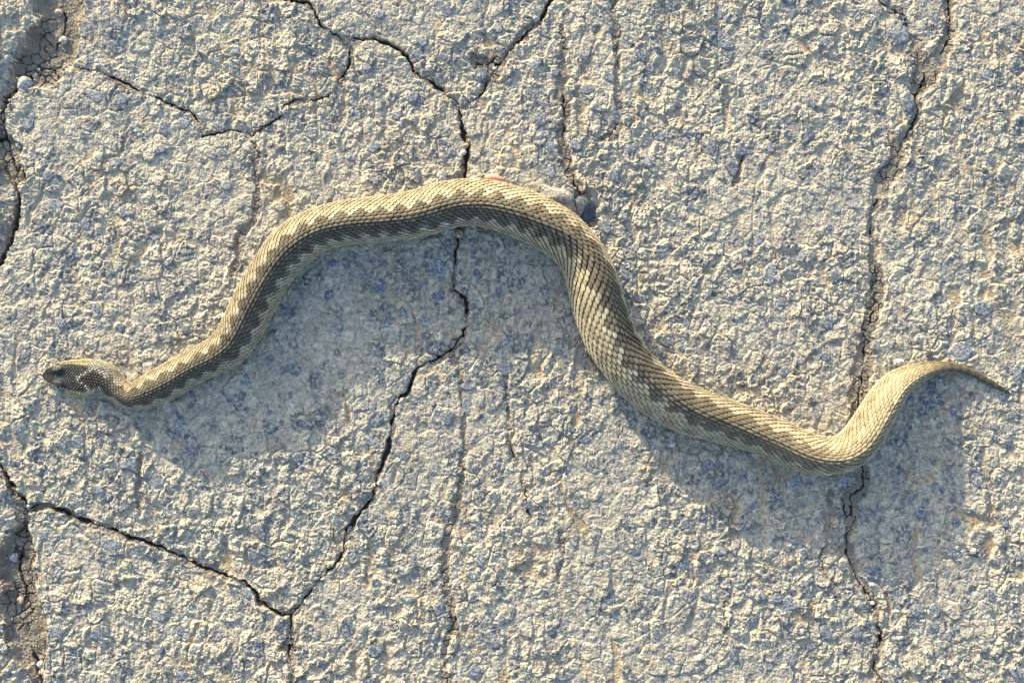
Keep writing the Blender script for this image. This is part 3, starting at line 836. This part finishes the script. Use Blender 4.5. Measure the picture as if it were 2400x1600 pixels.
#      u along (in pitches), v across (in rows), lift (of pitch)
TEMPL = [(-0.60, 0.0, -0.05), (-0.25, 0.0, 0.06), (0.12, 0.0, 0.14), (0.46, 0.0, 0.17), (0.66, 0.0, 0.14),
         (-0.45, 0.26, -0.04), (-0.08, 0.52, 0.0), (0.28, 0.51, 0.06), (0.52, 0.30, 0.11),
         (-0.45, -0.26, -0.04), (-0.08, -0.52, 0.0), (0.28, -0.51, 0.06), (0.52, -0.30, 0.11),
         (0.63, 0.0, -0.03), (0.50, 0.25, -0.04), (0.26, 0.44, -0.05), (0.50, -0.25, -0.04), (0.26, -0.44, -0.05)]
TF = [(0, 5, 1), (5, 6, 1), (1, 6, 7), (1, 7, 2), (2, 7, 8), (2, 8, 3), (3, 8, 4),
      (0, 1, 9), (9, 1, 10), (1, 11, 10), (1, 2, 11), (2, 12, 11), (2, 3, 12), (3, 4, 12),
      (4, 8, 14), (4, 14, 13), (8, 7, 15), (8, 15, 14), (12, 4, 13), (12, 13, 16), (11, 12, 16), (11, 16, 17)]
rnd2 = hs.random((NSC, 2))
jit = hs.uniform(0.93, 1.05, NSC); lift = hs.uniform(0.75, 1.3, NSC)
shade = hs.uniform(0.86, 1.12, NSC)
base_col = scale_colour(sc_s, sc_p, sc_j, rnd2) * shade[:, None]
flat = 1 + 0.25 * (1 - smooth01((sc_s - 120) / 40))
VV = np.zeros((NSC, len(TEMPL), 3)); CC = np.zeros((NSC, len(TEMPL), 3))
for k, (u, v, hgt) in enumerate(TEMPL):
    s_ = np.clip(sc_s + u * sc_pitch * jit * (1 - 0.24 * (1 - smooth01((sc_s - 130) / 40))), 0.5, LEN - 0.5)
    p_ = sc_p + v * DPHI * jit * (1 + 0.05 * smooth01((sc_s / LEN - 0.45) / 0.1) + 0.06 * smooth01((sc_s / LEN - 0.76) / 0.1))
    p0, n = surf_n(s_, p_)
    hh = (hgt * lift * flat * np.minimum(sc_pitch, 17))[:, None]
    q_ = p0 + n * NSGN * (hh + 0.35)
    VV[:, k] = to_world(q_[:, 0], q_[:, 1], q_[:, 2])
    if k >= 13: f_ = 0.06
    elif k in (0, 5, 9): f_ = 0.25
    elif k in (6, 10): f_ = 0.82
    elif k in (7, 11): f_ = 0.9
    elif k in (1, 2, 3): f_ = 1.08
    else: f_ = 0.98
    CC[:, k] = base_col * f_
vis = np.abs(sc_p)
# the 300 that show largest: the big scales on top of the thick part of the body
area = sc_pitch * at(HW, sc_s) * np.clip(np.cos(sc_p), 0.02, 1)
order = np.argsort(-area)
single = order[:300]
rest = np.setdiff1d(np.arange(NSC), single)
TFa = np.array(TF)
if NSGN < 0: pass
def tri_up(fs):
    t0 = VV[order[0]]; a, b_, c = t0[fs[3][0]], t0[fs[3][1]], t0[fs[3][2]]
    return np.cross(b_ - a, c - a)[2] > 0
if not tri_up(TFa): TFa = TFa[:, ::-1]
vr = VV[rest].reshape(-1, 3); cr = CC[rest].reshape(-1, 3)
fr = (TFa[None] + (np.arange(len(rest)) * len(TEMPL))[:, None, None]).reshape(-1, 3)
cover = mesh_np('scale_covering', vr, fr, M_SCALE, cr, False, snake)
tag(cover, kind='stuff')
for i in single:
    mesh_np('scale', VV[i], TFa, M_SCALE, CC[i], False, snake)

# eyes, brow plates, flesh
def blob(name, seed, mat, rx, ry, rz, amp=0.12, sub=2, facet=False, freq=1.6):
    """an irregular rounded lump, radius in u"""
    import bmesh
    bm = bmesh.new()
    bmesh.ops.create_icosphere(bm, subdivisions=sub, radius=1)
    r = random.Random(seed)
    dirs = [Vector((r.gauss(0, 1), r.gauss(0, 1), r.gauss(0, 1))).normalized() for _ in range(9)]
    cut = [r.uniform(0.62, 0.92) for _ in dirs]
    for v in bm.verts:
        p_ = v.co.copy(); k = 1.0
        if facet:
            for d, c in zip(dirs, cut):
                q_ = p_.dot(d)
                if q_ > c: p_ -= d * (q_ - c) * 0.92
        else:
            for d, c in zip(dirs, cut):
                k += amp * (c - 0.77) * 3 * math.sin(2 * p_.dot(d) * freq + c * 20)
        p_ *= k
        v.co = (p_.x * rx * S, p_.y * ry * S, p_.z * rz * S)
    me = bpy.data.meshes.new(name); bm.to_mesh(me); bm.free()
    me.polygons.foreach_set('use_smooth', np.full(len(me.polygons), not facet))
    me.materials.append(mat)
    o = bpy.data.objects.new(name, me); COL.objects.link(o)
    return o
for sgn in (-1, 1):
    p0, n = surf_n(np.array([40.]), np.array([sgn * math.radians(66)]))
    e = blob('eye', 3, M_EYE, 4.6, 3.6, 4.0, 0)
    e.parent = snake
    e.location = Vector(to_world(*(p0[0] - n[0] * NSGN * 0.6)))
for sgn in (-1, 1):
    pc, n = surf_n(np.array([42.]), np.array([sgn * math.radians(33)]))
    bp = blob('brow_plate', 31, M_BROW, 13.0, 6.5, 2.2, 0.04, 3)
    bp.parent = snake
    bp.location = Vector(to_world(*(pc[0] + n[0] * NSGN * 0.8)))
    nv = (Vector((n[0][0], -n[0][1], n[0][2])) * NSGN).normalized()
    nv = (nv + Vector((0, 0, 0.9))).normalized()
    pa = np.stack(surf(np.array([30., 54.]), np.radians([sgn * 33., sgn * 33.])), -1)
    ax_ = Vector((pa[1][0] - pa[0][0], -(pa[1][1] - pa[0][1]), pa[1][2] - pa[0][2])).normalized()
    ay_ = nv.cross(ax_).normalized(); nz_ = ax_.cross(ay_)
    bp.rotation_euler = Matrix((ax_, ay_, nz_)).transposed().to_euler()
fx0, fy0 = 1162, 421
fl = blob('exposed_flesh', 12, M_FLESH, 22, 10, 11, 0.22)
fl.parent = snake
fl['label'] = 'small pink bump of flesh showing at the edge of the body'
fl.location = (wx(fx0) - OFF[0], wy(fy0) - OFF[1], (GZ[mid] + 12) * S - OFF[2])
fl.rotation_euler = (0, 0, math.radians(-14))

# ------------------------------------------------------------------ loose pebbles
def pebble(name, x, y, rx, ry, rz, rot, mat, label, cat='pebble', facet=False, seed=1, sink=0.35, group=None):
    o = blob(name, seed, mat, rx, ry, rz, 0.22, 3, facet)
    g = ground_z(x, y)
    o.location = (wx(x), wy(y), (g + rz * (1 - 2 * sink)) * S)
    o.rotation_euler = (0, 0, math.radians(-rot))
    tag(o, label, cat, group)
    return o
pebble('pebble', 142, 91, 11, 10.5, 8, 20, M_PEB_PALE, 'squarish white pebble lying on the cracked soil of the wide joint', facet=True, seed=2)
pebble('pebble', 131, 25, 11, 9, 6, 0, M_PEB_BROWN, 'rounded dusty pebble half sunk in the soil at the wide top of the joint', seed=3, sink=0.5)
pebble('pebble', 51, 197, 16, 20, 13, 20, M_PEB_GREY, 'largest grey pebble wedged where the wide soil joint narrows to a crack', seed=4)
pebble('pebble', 72, 174, 8, 9, 7, 0, M_PEB_GREY, 'small blue grey pebble touching the largest pebble of the joint', seed=5)
pebble('pebble', 22, 219, 7, 6, 5, 30, M_PEB_BROWN, 'small brown crumb beside the largest grey pebble in the narrowing joint', seed=6)
pebble('pebble', 36, 338, 11, 7, 6, 25, M_PEB_PALE, 'pale crumbly pebble on soil in the narrow part of the joint', facet=True, seed=7)
pebble('pebble', 79, 157, 4.5, 4.5, 4, 0, M_PEB_PALE, 'tiny pale grain in the soil by the small blue grey pebble', seed=8)
pebble('pebble', 1086, 356, 6.5, 7, 6, 0, M_PEB_PALE, 'small white pebble stuck in the crack above the snake', seed=9)
pebble('pebble', 1091, 341, 9, 6, 5, -20, M_PEB_BROWN, 'small brown pebble jammed across the crack next to a white one', seed=10)
pebble('pebble', 1076, 547, 9.5, 10, 8, 0, M_PEB_BROWN, 'round brown pebble plugging the crack inside the bend of the snake', seed=11)
pebble('pebble', 1256, 43, 5.5, 5.5, 5, 0, M_PEB_GREY, 'small grey pebble in the slanting crack with the soil patch', seed=12)
pebble('pebble', 1160, 160, 4.5, 4.5, 4, 0, M_PEB_PALE, 'tiny pale grain on the brown soil patch of the slanting crack', seed=13)
pebble('pebble', 1441, 310, 4, 5, 4, 0, M_PEB_PALE, 'tiny white grain in a short soil filled hollow', seed=14)
pebble('stone', 1370, 490, 26, 34, 15, -20, M_PEB_DARK, 'dark blue smooth stone tucked against the outer bend of the snake', 'stone', facet=True, seed=15, sink=0.48)
pebble('stone', 1304, 458, 42, 20, 10, 12, M_CHIP, 'pale angular stone chip lying against the upper edge of the snake', 'stone', facet=True, seed=16, sink=0.48)
pebble('stone', 2108, 850, 16, 10, 9, 10, M_PEB_GREY, 'small flat grey stone chip beside the tail of the snake', 'stone', facet=True, seed=17)
pebble('pebble', 2281, 1290, 7, 7, 6, 0, M_PEB_PALE, 'small yellowish pebble in a hollow below the thin end of the tail', seed=18)
pebble('pebble', 88, 1561, 9, 9, 8, 0, M_PEB_GREY, 'round grey pebble in the dark crack at the bottom of the soil joint', seed=19)
pebble('pebble', 89, 1580, 6, 8, 6, 0, M_PEB_BROWN, 'oval brown pebble below a round grey one in the dark crack', seed=20)
pebble('pebble', 22, 1311, 10, 11, 7, 0, M_PEB_GREY, 'rounded grey lump half buried in the soil joint under the cross crack', seed=21, sink=0.5)
pebble('pebble', 38, 1412, 8, 10, 6, 10, M_PEB_BROWN, 'brown lump half buried in the widest part of the lower soil joint', seed=22, sink=0.5)
pebble('pebble', 64, 1187, 6, 5, 5, 0, M_PEB_GREY, 'small grey crumb at the junction of two dark cracks', seed=23)
pebble('pebble', 2046, 1414, 8, 5, 5, 0, M_PEB_PALE, 'pale crumb in the fine crack below the snake', facet=True, seed=24)
pebble('pebble', 1640, 1540, 12, 10, 8, 0, M_PEB_PALE, 'pale angular chip in a shallow pit near a short hairline crack', facet=True, seed=25)
pebble('pebble', 888, 1133, 5, 6, 5, 0, M_PEB_GREY, 'small grey pebble in the long crack under the bend of the snake', seed=26)
pebble('pebble', 819, 1238, 6, 5, 5, 20, M_PEB_GREY, 'flat grey pebble wedged low in the long crack', seed=27)
pebble('pebble', 2134, 310, 5, 4, 4, 0, M_PEB_BROWN, 'brown crumb in the soil filled groove', seed=28)
